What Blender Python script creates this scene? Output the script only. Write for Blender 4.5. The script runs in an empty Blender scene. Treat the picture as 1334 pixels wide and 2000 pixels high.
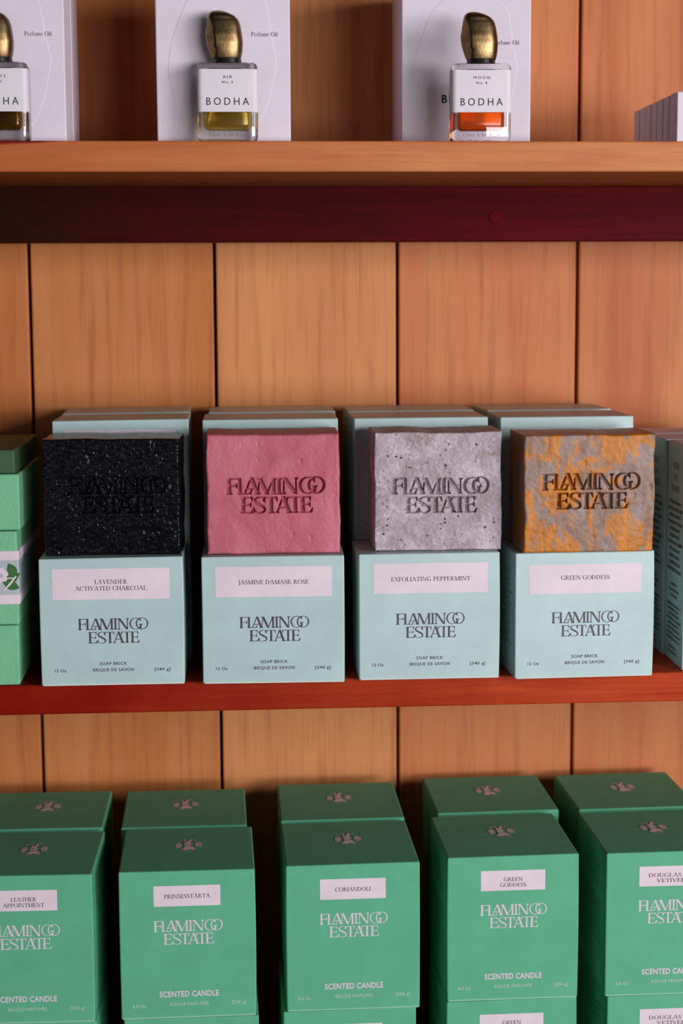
import bpy, bmesh, math, random
import numpy as np
from mathutils import Vector, Matrix

random.seed(7)
SC = bpy.context.scene
COL = SC.collection
R = math.radians

# ------------------------------------------------------------------ camera
FPX = 3275.31
TILT, YAW, ROLL = 0.12462, 0.06530, -0.005437
CAM = Vector((0.04422, -1.23576, 0.23466))
fw = Vector((math.sin(YAW)*math.cos(TILT), math.cos(YAW)*math.cos(TILT), -math.sin(TILT)))
rt = Vector((math.cos(YAW), -math.sin(YAW), 0))
up = rt.cross(fw)
rt2 = rt*math.cos(ROLL) + up*math.sin(ROLL)
up2 = -rt*math.sin(ROLL) + up*math.cos(ROLL)
cd = bpy.data.cameras.new('camera')
cam = bpy.data.objects.new('camera', cd)
COL.objects.link(cam)
m = Matrix((rt2, up2, -fw)).transposed().to_4x4()
m.translation = CAM
cam.matrix_world = m
cd.sensor_fit = 'HORIZONTAL'
cd.sensor_width = 24.0
cd.lens = FPX/1334*24.0
cd.clip_start = 0.01
cd.dof.use_dof = True
cd.dof.focus_distance = (Vector((0.12, -0.212, 0.06)) - CAM).dot(fw)
cd.dof.aperture_fstop = 8.0
SC.camera = cam

# ------------------------------------------------------------------ light
SC.view_settings.view_transform = 'Standard'
SC.view_settings.look = 'None'
SC.view_settings.gamma = 1.0
SC.view_settings.use_curve_mapping = False
SC.view_settings.exposure = 0.22

w = bpy.data.worlds.new('room_light')
SC.world = w
w.use_nodes = True
bg = w.node_tree.nodes['Background']
bg.inputs[0].default_value = (0.80, 0.86, 1.0, 1)
bg.inputs[1].default_value = 0.014

def area(name, az, el, dist, sx, sy, power, col, target=Vector((0.12, -0.15, 0.12))):
    d = bpy.data.lights.new(name, 'AREA')
    d.shape = 'RECTANGLE'
    d.size, d.size_y, d.energy, d.color = sx, sy, power, col
    o = bpy.data.objects.new(name, d)
    COL.objects.link(o)
    p = target + dist*Vector((math.sin(R(az))*math.cos(R(el)), -math.cos(R(az))*math.cos(R(el)), math.sin(R(el))))
    o.location = p
    o.rotation_euler = (target - p).to_track_quat('-Z', 'Y').to_euler()
    return o

area('window_light_right', 41, 8, 2.1, 0.60, 0.60, 20, (1.0, 0.955, 0.975))
area('window_light_front', 21, -1.5, 3.0, 1.35, 0.50, 38, (1.0, 0.965, 0.985))
area('fill_light_left', -24, 3, 3.4, 1.0, 0.9, 4, (0.95, 0.965, 1.0))  # weak fill added from the left for modelling, no window known there

# ------------------------------------------------------------------ helpers
def lin(c):
    f = lambda v: v/12.92 if v <= 0.04045 else ((v+0.055)/1.055)**2.4
    return tuple(f(v/255.0) for v in c) + (1.0,)

def new_mat(name):
    mt = bpy.data.materials.new(name)
    mt.use_nodes = True
    nt = mt.node_tree
    return mt, nt, nt.nodes['Principled BSDF']

def nd(nt, kind, **kw):
    n = nt.nodes.new(kind)
    for k, v in kw.items():
        setattr(n, k, v)
    return n

def coords(nt, scale=(1, 1, 1), offset=None):
    tc = nd(nt, 'ShaderNodeTexCoord')
    mp = nd(nt, 'ShaderNodeMapping')
    mp.inputs['Scale'].default_value = scale
    nt.links.new(tc.outputs['Object'], mp.inputs['Vector'])
    return mp.outputs['Vector']

def noise(nt, vec, scale, detail=4, rough=0.55, dist=0.0):
    n = nd(nt, 'ShaderNodeTexNoise')
    n.inputs['Scale'].default_value = scale
    n.inputs['Detail'].default_value = detail
    n.inputs['Roughness'].default_value = rough
    n.inputs['Distortion'].default_value = dist
    nt.links.new(vec, n.inputs['Vector'])
    return n.outputs['Fac']

def ramp(nt, fac, stops, interp='LINEAR'):
    r = nd(nt, 'ShaderNodeValToRGB')
    r.color_ramp.interpolation = interp
    el = r.color_ramp.elements
    while len(el) < len(stops):
        el.new(0.5)
    for e, (p, c) in zip(el, stops):
        e.position = p
        e.color = c if len(c) == 4 else tuple(c)+(1,)
    nt.links.new(fac, r.inputs['Fac'])
    return r.outputs['Color']

def mix(nt, fac, a, b, mode='MIX'):
    n = nd(nt, 'ShaderNodeMix', data_type='RGBA', blend_type=mode)
    for s, v in ((n.inputs[0], fac), (n.inputs[6], a), (n.inputs[7], b)):
        if hasattr(v, 'links') or isinstance(v, bpy.types.NodeSocket):
            nt.links.new(v, s)
        else:
            s.default_value = v
    return n.outputs[2]

def bump(nt, h, strength, dist):
    b = nd(nt, 'ShaderNodeBump')
    b.inputs['Strength'].default_value = strength
    b.inputs['Distance'].default_value = dist
    nt.links.new(h, b.inputs['Height'])
    return b.outputs['Normal']

def paper(name, rgb, rough=0.6, var=0.06, bump_d=0.00006, spec=0.3, grain=1800, vec_scale=(1, 1, 1)):
    mt, nt, b = new_mat(name)
    v = coords(nt, vec_scale)
    c = lin(rgb)
    f = noise(nt, v, 38, 3)
    dk = tuple(x*(1-var) for x in c[:3])+(1,)
    lt = tuple(min(1, x*(1+var)) for x in c[:3])+(1,)
    nt.links.new(ramp(nt, f, [(0.3, dk), (0.7, lt)]), b.inputs['Base Color'])
    b.inputs['Roughness'].default_value = rough
    b.inputs['Specular IOR Level'].default_value = spec
    nt.links.new(bump(nt, noise(nt, v, grain, 2), 0.5, bump_d), b.inputs['Normal'])
    return mt

def plain(name, rgb, rough=0.6, metal=0.0, spec=0.3):
    mt, nt, b = new_mat(name)
    v = coords(nt)
    c = lin(rgb)
    f = noise(nt, v, 900, 2)
    nt.links.new(ramp(nt, f, [(0.3, tuple(x*0.93 for x in c[:3])+(1,)), (0.7, c)]), b.inputs['Base Color'])
    b.inputs['Roughness'].default_value = rough
    b.inputs['Metallic'].default_value = metal
    b.inputs['Specular IOR Level'].default_value = spec
    return mt

def link(name, mesh, mat, parent=None, loc=(0, 0, 0), rz=0.0):
    o = bpy.data.objects.new(name, mesh)
    COL.objects.link(o)
    o.location = loc
    o.rotation_euler = (0, 0, rz)
    if mat is not None:
        mesh.materials.append(mat)
    if parent is not None:
        o.parent = parent
    return o

def tag(o, label, cat, group=None):
    o['label'] = label
    o['category'] = cat
    if group:
        o['group'] = group
    return o

def thing(name, label, cat, loc=(0, 0, 0), rz=0.0, group=None):
    o = bpy.data.objects.new(name, None)
    o.empty_display_size = 0.02
    COL.objects.link(o)
    o.location = loc
    o.rotation_euler = (0, 0, rz)
    return tag(o, label, cat, group)

def copy_tree(o, parent=None):
    c = o.copy()
    COL.objects.link(c)
    if parent is not None:
        c.parent = parent
    for ch in list(o.children):
        copy_tree(ch, c)
    return c

def dup(o, label, loc, rz):
    c = copy_tree(o)
    c.location = loc
    c.rotation_euler = (0, 0, rz)
    c['label'] = label
    return c

def mesh_from_bm(bm, name, smooth=False):
    me = bpy.data.meshes.new(name)
    bmesh.ops.recalc_face_normals(bm, faces=bm.faces[:])
    bm.to_mesh(me)
    bm.free()
    if smooth:
        for p in me.polygons:
            p.use_smooth = True
    return me

def bm_box(bm, x0, x1, y0, y1, z0, z1, bev=0.0, seg=2):
    r = bmesh.ops.create_cube(bm, size=1.0)
    vs = r['verts']
    for v in vs:
        v.co = Vector((x0+(v.co.x+.5)*(x1-x0), y0+(v.co.y+.5)*(y1-y0), z0+(v.co.z+.5)*(z1-z0)))
    if bev > 0:
        es = list({e for v in vs for e in v.link_edges})
        bmesh.ops.bevel(bm, geom=es, offset=bev, segments=seg, affect='EDGES', profile=0.5)
    return vs

def box_mesh(name, *a, **k):
    bm = bmesh.new()
    bm_box(bm, *a, **k)
    return mesh_from_bm(bm, name)

def carton_mesh(name, w_, d_, h_, bev=0.0006, seed=0, bow=0.0007, dish=0.0008):
    """folded carton: bevelled, with slightly bowed side edges and a sagging top; the front plane stays true"""
    rnd = random.Random(seed)
    bm = bmesh.new()
    bm_box(bm, -w_/2, w_/2, 0, d_, 0, h_, bev, 2)
    for ax, n, lo, hi in ((0, 8, -w_/2, w_/2), (1, 6, 0, d_), (2, 8, 0, h_)):
        for i in range(1, n):
            co = [0, 0, 0]; no = [0, 0, 0]
            co[ax] = lo+(hi-lo)*i/n; no[ax] = 1
            bmesh.ops.bisect_plane(bm, geom=bm.verts[:]+bm.edges[:]+bm.faces[:], plane_co=co, plane_no=no)
    a, b_, c = (rnd.uniform(-1, 1) for _ in range(3))
    s1, s2 = rnd.uniform(0.2, 1), rnd.uniform(-0.3, 1)
    for v in bm.verts:
        fx, fy, fz = v.co.x/(w_/2), v.co.y/d_, v.co.z/h_
        side = bow*(math.sin(math.pi*fz)*(0.5+0.5*math.sin(math.pi*fy)))
        if fx > 0:
            v.co.x += side*s1*fx
        else:
            v.co.x += side*s2*fx
        v.co.z += -dish*max(0, fz)*math.sin(math.pi*min(1, max(0, fy)))*math.cos(fx*math.pi/2)*(1 if a > 0 else -0.5)
        if fz > 0.5:
            v.co.z += 0.0004*c*fx*(fz-0.5)*2
    me = mesh_from_bm(bm, name)
    return me

# ---- flat print: polygons in (x, z), laid on a front face (y = -eps), a top face or a left face
def print_mesh(name, polys, ox, oz, sx, sz=None, eps=0.00012, plane='front'):
    sz = sx if sz is None else sz
    bm = bmesh.new()
    eps0 = eps
    for ip, pl in enumerate(polys):
        eps = eps0+(ip % 40)*1.2e-6            # overlapping pieces of a letter never share a plane
        vs = []
        for (x, z) in pl:
            X, Z = ox+x*sx, oz+z*sz
            if plane == 'front':
                co = (X, -eps, Z)
            elif plane == 'top':
                co = (X, Z, eps)
            else:                                   # left face, reading from back to front
                co = (-eps, -X, Z)
            vs.append(bm.verts.new(co))
        try:
            bm.faces.new(vs)
        except ValueError:
            pass
    bmesh.ops.triangulate(bm, faces=bm.faces[:])
    me = bpy.data.meshes.new(name)
    want = Vector((0, -1, 0)) if plane == 'front' else Vector((0, 0, 1)) if plane == 'top' else Vector((-1, 0, 0))
    for f in bm.faces:
        f.normal_update()
        if f.normal.dot(want) < 0:
            f.normal_flip()
    bm.to_mesh(me)
    bm.free()
    return me

def rect(x0, x1, y0, y1):
    return [(x0, y0), (x1, y0), (x1, y1), (x0, y1)]

def diag(x0, y0, x1, y1, wd):
    return [(x0-wd/2, y0), (x0+wd/2, y0), (x1+wd/2, y1), (x1-wd/2, y1)]

def ring(cx, cy, rx, ry, tx, ty, a0=0, a1=360, n=40):
    ps = []
    for i in range(n):
        q = []
        for k in (i, i+1):
            a = R(a0+(a1-a0)*k/n)
            q.append(((cx+rx*math.cos(a), cy+ry*math.sin(a)), (cx+(rx-tx)*math.cos(a), cy+(ry-ty)*math.sin(a))))
        ps.append([q[0][0], q[1][0], q[1][1], q[0][1]])
    return ps

def stroke(pts, wds, n=8):
    """Catmull-Rom strip with a varying width"""
    P = [np.array(p, float) for p in pts]
    P = [2*P[0]-P[1]]+P+[2*P[-1]-P[-2]]
    W = list(wds)
    out, ww = [], []
    for i in range(len(pts)-1):
        p0, p1, p2, p3 = P[i:i+4]
        for k in range(n):
            t = k/n
            out.append(0.5*((2*p1)+(-p0+p2)*t+(2*p0-5*p1+4*p2-p3)*t*t+(-p0+3*p1-3*p2+p3)*t**3))
            ww.append(W[i]+(W[i+1]-W[i])*t)
    out.append(P[-2]); ww.append(W[-1])
    L = []
    for i, p in enumerate(out):
        tg = out[min(i+1, len(out)-1)]-out[max(i-1, 0)]
        tg = tg/(np.linalg.norm(tg)+1e-9)
        nn = np.array((-tg[1], tg[0]))*ww[i]/2
        L.append((tuple(p+nn), tuple(p-nn)))
    return [[L[i][0], L[i+1][0], L[i+1][1], L[i][1]] for i in range(len(L)-1)]

SH = 0.05     # serif thickness
def foot(x, wd, s=0.08, y=0.0, upw=True):
    h = SH if upw else -SH
    return [[(x-wd/2-s, y), (x+wd/2+s, y), (x+wd/2+s, y+h*0.7), (x+wd/2, y+h*2.2), (x-wd/2, y+h*2.2), (x-wd/2-s, y+h*0.7)]]

def stem(x, wd, y0=0.0, y1=1.0, f=True, t=True, s=0.08):
    p = [rect(x-wd/2, x+wd/2, y0, y1)]
    if f: p += foot(x, wd, s, y0, True)
    if t: p += foot(x, wd, s, y1, False)
    return p

T, t = 0.135, 0.05
def arm(x0, x1, y, up_, ln):
    """horizontal arm ending in a serif tick of length ln (up_ = +1 / -1 / 0 both)"""
    p = [rect(x0, x1, y-SH/2, y+SH/2)]
    if up_ > 0: p.append([(x1-0.07, y), (x1, y-SH/2), (x1+0.03, y+ln), (x1-0.005, y+ln)])
    elif up_ < 0: p.append([(x1-0.07, y), (x1, y+SH/2), (x1+0.02, y-ln), (x1-0.015, y-ln)])
    else: p.append([(x1-0.07, y), (x1-0.005, y-ln), (x1+0.01, y-ln), (x1+0.01, y+ln), (x1-0.005, y+ln)])
    return p

def s_curve(x0, x1):
    w_ = x1-x0
    return stroke([(x0+.90*w_, .80), (x0+.72*w_, .97), (x0+.40*w_, .985), (x0+.12*w_, .86), (x0+.16*w_, .66), (x0+.52*w_, .50),
                   (x0+.86*w_, .33), (x0+.90*w_, .14), (x0+.62*w_, .02), (x0+.28*w_, .02), (x0+.05*w_, .20)],
                  [.03, .04, .05, .10, .13, .15, .13, .10, .05, .04, .03]) \
        + [[(x0+.84*w_, .80), (x0+.92*w_, .68), (x0+.94*w_, .68), (x0+.94*w_, 1.0), (x0+.90*w_, .98)],
           [(x0+.04*w_, .0), (x0+.08*w_, .02), (x0+.12*w_, .20), (x0+.04*w_, .34), (x0+.01*w_, .34)]]

def glyph(c):
    if c == 'A' or c == 'Å':
        p = [diag(.10, 0, .42, 1, t), diag(.44, 1, .78, 0, T), rect(.2, .66, .33, .33+SH)]+foot(.10, t, .09)+foot(.78, T, .07)
        if c == 'Å': p += ring(.43, 1.15, .10, .10, .035, .035)
        return p, .92
    if c == 'C':
        return ring(.44, .5, .42, .52, .14, .045, 48, 318)+[[(.70, .88), (.75, .68), (.77, .68), (.77, 1.0), (.74, .96)]], .82
    if c == 'D':
        return stem(.16, T)+ring(.30, .5, .52, .5, .14, .05, -90, 90)+[rect(.1, .31, .95, 1), rect(.1, .31, 0, .05)], .92
    if c == 'E':
        return stem(.16, T)+arm(.1, .58, .975, -1, .22)+arm(.16, .48, .52, 0, .13)+arm(.1, .62, .025, 1, .25), .70
    if c == 'F':
        return stem(.16, T)+arm(.1, .56, .975, -1, .24)+arm(.16, .46, .50, 0, .13), .62
    if c == 'G':
        return ring(.44, .5, .42, .52, .14, .045, 48, 322)+[[(.70, .88), (.75, .68), (.77, .68), (.77, 1.0), (.74, .96)]] \
            + [rect(.66, .79, .06, .42)]+foot(.725, .13, .06, .42, False), .90
    if c == 'H':
        return stem(.16, T)+stem(.74, T)+[rect(.16, .74, .49, .54)], .92
    if c == 'I':
        return stem(.18, T), .38
    if c == 'J':
        return stem(.22, T, .0, 1, False, True)+stroke([(.22, .05), (.18, -.15), (.04, -.22)], [.13, .09, .06]), .40
    if c == 'K':
        return stem(.16, T)+[diag(.20, .45, .68, 1, t), diag(.36, .6, .76, 0, T)]+foot(.76, T, .06)+foot(.66, t, .09, 1, False), .88
    if c == 'L':
        return stem(.16, T)+arm(.1, .60, .025, 1, .26), .66
    if c == 'M':
        return stem(.13, t)+[diag(.15, 1, .50, .0, T), diag(.50, 0, .86, 1, t)]+stem(.90, T), 1.08
    if c == 'N':
        return stem(.14, t)+[diag(.15, 1, .76, 0, T)]+stem(.78, t, .0, 1, False, True), .94
    if c == 'O':
        return ring(.47, .5, .45, .52, .14, .045), .96
    if c == 'P':
        return stem(.16, T)+ring(.26, .73, .36, .27, .13, .05, -90, 90)+[rect(.1, .27, .95, 1), rect(.1, .27, .46, .51)], .68
    if c == 'R':
        return stem(.16, T)+ring(.26, .74, .36, .26, .13, .05, -90, 90)+[rect(.1, .27, .95, 1), rect(.1, .30, .48, .53), diag(.34, .5, .70, 0, T)] \
            + foot(.72, T, .05), .82
    if c == 'S':
        return s_curve(.05, .52), .60
    if c == 'T':
        return stem(.38, T, 0, 1, True, False)+arm(.38, .74, .975, -1, .24)+[rect(.03, .4, .95, 1), [(.03, 1), (.01, .74), (.035, .74), (.10, .97)]], .76
    if c == 'U':
        return stem(.17, T, .3, 1, False, True)+stem(.72, t, .3, 1, False, True)+ring(.42, .32, .325, .34, .13, .05, 180, 360), .88
    if c == 'V':
        return [diag(.12, 1, .44, 0, T), diag(.44, 0, .76, 1, t)]+foot(.12, T, .06, 1, False)+foot(.76, t, .09, 1, False), .88
    if c == 'X':
        return [diag(.12, 1, .70, 0, T), diag(.12, 0, .68, 1, t)]+foot(.12, T, .06, 1, False)+foot(.70, T, .06)+foot(.12, t, .08)+foot(.68, t, .08, 1, False), .82
    # lower-case, only what the perfume cartons carry (x-height .62)
    if c == 'e':
        return ring(.26, .31, .25, .33, .09, .04, 20, 330)+[rect(.08, .48, .34, .38)], .54
    if c == 'r':
        return stem(.13, .09, 0, .62, True, False)+stroke([(.13, .42), (.24, .6), (.36, .6)], [.04, .07, .1]), .40
    if c == 'f':
        return stem(.15, .09, 0, .85, True, False)+stroke([(.15, .80), (.22, 1.0), (.38, 1.0)], [.09, .06, .08])+[rect(.03, .33, .56, .60)], .36
    if c == 'u':
        return stem(.13, .09, .15, .62, False, False)+stem(.47, .09, 0, .62, False, False)+stroke([(.13, .2), (.2, .03), (.34, .03), (.47, .16)], [.09, .06, .05, .04]) \
            + [rect(.04, .13, .58, .62), rect(.38, .47, .58, .62), rect(.47, .56, 0, .04)], .60
    if c == 'm':
        p = stem(.13, .09, 0, .62, True, False)
        for x in (.13, .43):
            p += stroke([(x, .45), (x+.12, .60), (x+.24, .58), (x+.30, .42)], [.04, .06, .07, .09])+stem(x+.30, .09, 0, .44, True, False, .05)
        return p, .88
    if c == 'i':
        return stem(.13, .09, 0, .62, True, False)+ring(.13, .85, .06, .06, .06, .06, n=12), .27
    if c == 'l':
        return stem(.13, .09, 0, 1.02, True, False), .27
    return [], .34

def serif_polys(lines, track=0.02, lead=1.45):
    """centred lines; returns polys (cap height 1, last baseline 0) and the widest line"""
    out, widest = [], 0
    n = len(lines)
    for i, ln in enumerate(lines):
        x, row = 0.0, []
        for c in ln:
            g, adv = glyph(c)
            row += [[(px+x, py) for px, py in pl] for pl in g]
            x += adv+track
        x -= track
        widest = max(widest, x)
        y = (n-1-i)*lead
        out += [[(px-x/2, py+y) for px, py in pl] for pl in row]
    return out, widest

def logo_polys(wk=1.0):
    """two-line wordmark with joined FL, LA, TE and an interlocked G and O; cap height 1, first baseline 0"""
    X = lambda px: (px-660)/150.0
    P = []
    def st(a, b, f=True, tp=True, s=.08, y0=0.0):
        wd = (X(b)-X(a))*wk if b-a > 15 else X(b)-X(a)
        P.extend([[(x, y+y0) for x, y in q] for q in stem((X(a)+X(b))/2, wd, 0, 1, f, tp, s)])
    def pl(*qs, y0=0.0):
        for q in qs: P.append([(x, y+y0) for x, y in q])
    # F
    st(207, 241, True, True, .07)
    pl(rect(X(207), X(336), .945, 1.0), rect(X(225), X(298), .49, .545), [(X(286), .515), (X(297), .36), (X(300), .36), (X(300), .68), (X(297), .68)])
    # L
    pl(rect(X(312), X(337), 0, .99))
    P.extend(foot(X(324), .16, .05))
    pl(rect(X(312), X(430), 0, .055), [(X(412), .03), (X(426), 0), (X(440), .30), (X(436), .30)])
    # A
    pl(diag(X(368), 0, X(430), 1, .075), diag(X(433), 1.02, X(489), 0, .24*wk), rect(X(395), X(470), .30, .355))
    P.extend(foot(X(489), .22, .05))
    # M
    pl(diag(X(494), 0, X(510), 1, .06), diag(X(512), 1, X(579), 0, .25*wk), diag(X(579), 0, X(641), 1, .07))
    P.extend(foot(X(494), .06, .09)); P.extend(foot(X(508), .16, .08, 1, False))
    st(627, 659, True, True, .06)
    # I
    st(677, 706, True, True, .07)
    # N
    st(732, 742, True, False, .09); P.extend(foot(X(735), .1, .08, 1, False))
    pl(diag(X(742), 1, X(846), 0, .26*wk))
    st(845, 856, False, True, .1)
    # G
    P.extend(ring(X(957), .51,   .545, .53, .17*wk, .05, 40, 320, 44))
    pl([(X(1010), .93), (X(1022), .70), (X(1026), .70), (X(1026), 1.0), (X(1020), .99)])
    st_x = (X(1012)+X(1033))/2
    pl(rect(X(1012), X(1033), .06, .48)); P.extend(foot(st_x, .14, .10, .48, False))
    # O
    P.extend(ring(X(1040), .52,   .545, .53, .155*wk, .05, 0, 360, 48))
    # second line
    y0 = -1.2
    st(338, 372, True, True, .06, y0)
    pl(rect(X(340), X(440), .945, 1), [(X(424), .97), (X(436), .74), (X(440), .74), (X(442), 1.0)], rect(X(350), X(428), .48, .535),
       [(X(416), .51), (X(426), .36), (X(429), .36), (X(429), .66), (X(426), .66)], rect(X(340), X(446), 0, .055), [(X(424), .03), (X(446), 0), (X(457), .28), (X(452), .28)], y0=y0)
    pl(*s_curve(X(452), X(566)), y0=y0)
    st(600, 633, True, False, .07, y0)
    pl(rect(X(542), X(672), .945, 1), [(X(542), 1), (X(538), .72), (X(543), .72), (X(556), .96)], [(X(672), 1), (X(677), .72), (X(672), .72), (X(658), .96)], y0=y0)
    pl(diag(X(672), 0, X(727), 1, .075), diag(X(731), 1.02, X(783), 0, .24*wk), rect(X(695), X(768), .31, .365), y0=y0)
    pl(*foot(X(672), .07, .09), y0=y0); pl(*foot(X(783), .22, .06), y0=y0)
    st(826, 858, True, False, .07, y0)
    pl(rect(X(766), X(985), .945, 1), [(X(766), 1), (X(761), .72), (X(766), .72), (X(780), .96)], y0=y0)
    st(895, 929, True, False, .06, y0)
    pl([(X(972), .97), (X(984), .74), (X(988), .74), (X(990), 1.0)], rect(X(905), X(980), .48, .535), [(X(968), .51), (X(979), .36), (X(982), .36), (X(982), .66), (X(979), .66)],
       rect(X(897), X(996), 0, .055), [(X(974), .03), (X(996), 0), (X(1006), .28), (X(1001), .28)], y0=y0)
    return P
LOGO = logo_polys(.95)             # pressed into the soap
LOGO_INK = logo_polys(.74)         # printed on card

# ---- sans lettering from the built-in font, returned as triangles (fitted to width / height)
_sans_cache = {}
def sans_polys(text, space=1.0, bold=0.0):
    if 'M' in text:
        bold = 0.0                      # the outline offset folds the M over itself
    key = (text, space, bold)
    if key in _sans_cache:
        return _sans_cache[key]
    cu = bpy.data.curves.new('lettering_source', 'FONT')
    cu.body = text
    cu.size = 1.0
    cu.space_character = space
    cu.offset = bold
    cu.resolution_u = 3
    o = bpy.data.objects.new('lettering_source', cu)
    COL.objects.link(o)
    dg = bpy.context.evaluated_depsgraph_get()
    me = bpy.data.meshes.new_from_object(o.evaluated_get(dg))
    vs = [v.co.copy() for v in me.vertices]
    polys = [[(vs[i].x, vs[i].y) for i in p.vertices] for p in me.polygons]
    bpy.data.objects.remove(o)
    bpy.data.curves.remove(cu)
    bpy.data.meshes.remove(me)
    xs = [x for p in polys for x, y in p]
    ys = [y for p in polys for x, y in p]
    x0, x1 = min(xs), max(xs)
    y1 = max(ys); y0 = min(ys)
    out = ([[((x-x0)/(x1-x0)-.5, y) for x, y in p] for p in polys], y0, y1)
    _sans_cache[key] = out
    return out

def sans_at(text, cx, base, width, cap, space=1.0, bold=0.0):
    """polys in metres: centred at cx, baseline at base, given width and capital height"""
    polys, y0, y1 = sans_polys(text, space, bold)
    _, h0, h1 = sans_polys('H', 1.0, bold)
    k = cap/h1
    return [[(cx+x*width, base+y*k) for x, y in p] for p in polys]

def serif_at(lines, cx, base, width, cap=None, lead=1.45):
    polys, wd = serif_polys(lines, 0.03, lead)
    k = width/wd
    kz = k if cap is None else cap
    return [[(cx+x*k, base+y*kz) for x, y in p] for p in polys]

def dash_lines(rnd, x0, x1, z_top, n, lead, hgt, centred=True):
    """rows of tiny word-long marks: print too small to read"""
    out = []
    for i in range(n):
        z = z_top-i*lead
        half = (x1-x0)/2*rnd.uniform(.65, 1.0)
        mid = (x0+x1)/2
        a, b = (mid-half, mid+half) if centred else (x0, x0+2*half)
        x = a
        while x < b:
            L = min(rnd.uniform(.0015, .0055), b-x)
            q = x
            while q < x+L-.0003:
                out.append(rect(q, q+.0006, z, z+hgt*rnd.uniform(.75, 1.15)))
                q += .0009
            x += L+.0012
    return out

# ---- smooth value noise on numpy points
def vnoise(p, seed=0):
    p = np.asarray(p, float)
    i = np.floor(p).astype(np.int64)
    f = p-i
    f = f*f*f*(f*(f*6-15)+10)
    def h(a):
        n = (a[:, 0]*374761393+a[:, 1]*668265263+a[:, 2]*2147483647+seed*1274126177) & 0xFFFFFFFF
        n = ((n ^ (n >> 13))*1274126177) & 0xFFFFFFFF
        n = (n ^ (n >> 16)) & 0xFFFFFF
        return n/float(0xFFFFFF)
    r = 0
    for dx in (0, 1):
        for dy in (0, 1):
            for dz in (0, 1):
                wgt = (f[:, 0] if dx else 1-f[:, 0])*(f[:, 1] if dy else 1-f[:, 1])*(f[:, 2] if dz else 1-f[:, 2])
                r = r+wgt*h(i+np.array([dx, dy, dz]))
    return r*2-1

def fbm(p, octs=4, seed=0, gain=.5):
    s, a = 0, 1.0
    for k in range(octs):
        s = s+a*vnoise(p*(2.03**k)+k*17.3, seed+k)
        a *= gain
    return s

# ------------------------------------------------------------------ materials
def wood_wall():
    mt, nt, b = new_mat('plank_wood')
    at = nd(nt, 'ShaderNodeAttribute', attribute_name='plank')
    tc = nd(nt, 'ShaderNodeTexCoord')
    off = nd(nt, 'ShaderNodeCombineXYZ')
    mul = nd(nt, 'ShaderNodeMath', operation='MULTIPLY')
    mul.inputs[1].default_value = 7.3
    nt.links.new(at.outputs['Fac'], mul.inputs[0])
    nt.links.new(mul.outputs[0], off.inputs[2])
    add = nd(nt, 'ShaderNodeVectorMath', operation='ADD')
    nt.links.new(tc.outputs['Object'], add.inputs[0])
    nt.links.new(off.outputs[0], add.inputs[1])
    def sc(x, z):
        mp = nd(nt, 'ShaderNodeMapping')
        mp.inputs['Scale'].default_value = (x, 1, z)
        nt.links.new(add.outputs[0], mp.inputs['Vector'])
        return mp.outputs['Vector']
    broad = noise(nt, sc(1, .10), 22, 3, .5, .4)
    fine = noise(nt, sc(1, .045), 150, 5, .6, .3)
    hair = noise(nt, sc(1, .03), 420, 3, .6)
    tone = ramp(nt, at.outputs['Fac'], [(0.0, lin((186, 108, 56))), (0.30, lin((194, 118, 62))), (0.5, lin((216, 146, 90))), (0.75, lin((200, 116, 70))), (1.0, lin((186, 100, 56)))])
    base = mix(nt, ramp(nt, broad, [(.35, (0, 0, 0)), (.70, (1, 1, 1))]), tone, lin((204, 132, 80)))
    c1 = mix(nt, ramp(nt, fine, [(.50, (0, 0, 0)), (.78, (.62, .62, .62))]), base, lin((150, 70, 34)))
    c2 = mix(nt, ramp(nt, hair, [(.60, (0, 0, 0)), (.85, (.5, .5, .5))]), c1, lin((120, 52, 26)))
    nt.links.new(c2, b.inputs['Base Color'])
    b.inputs['Roughness'].default_value = 0.5
    b.inputs['Specular IOR Level'].default_value = 0.22
    nt.links.new(bump(nt, fine, .25, .0004), b.inputs['Normal'])
    return mt

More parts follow.
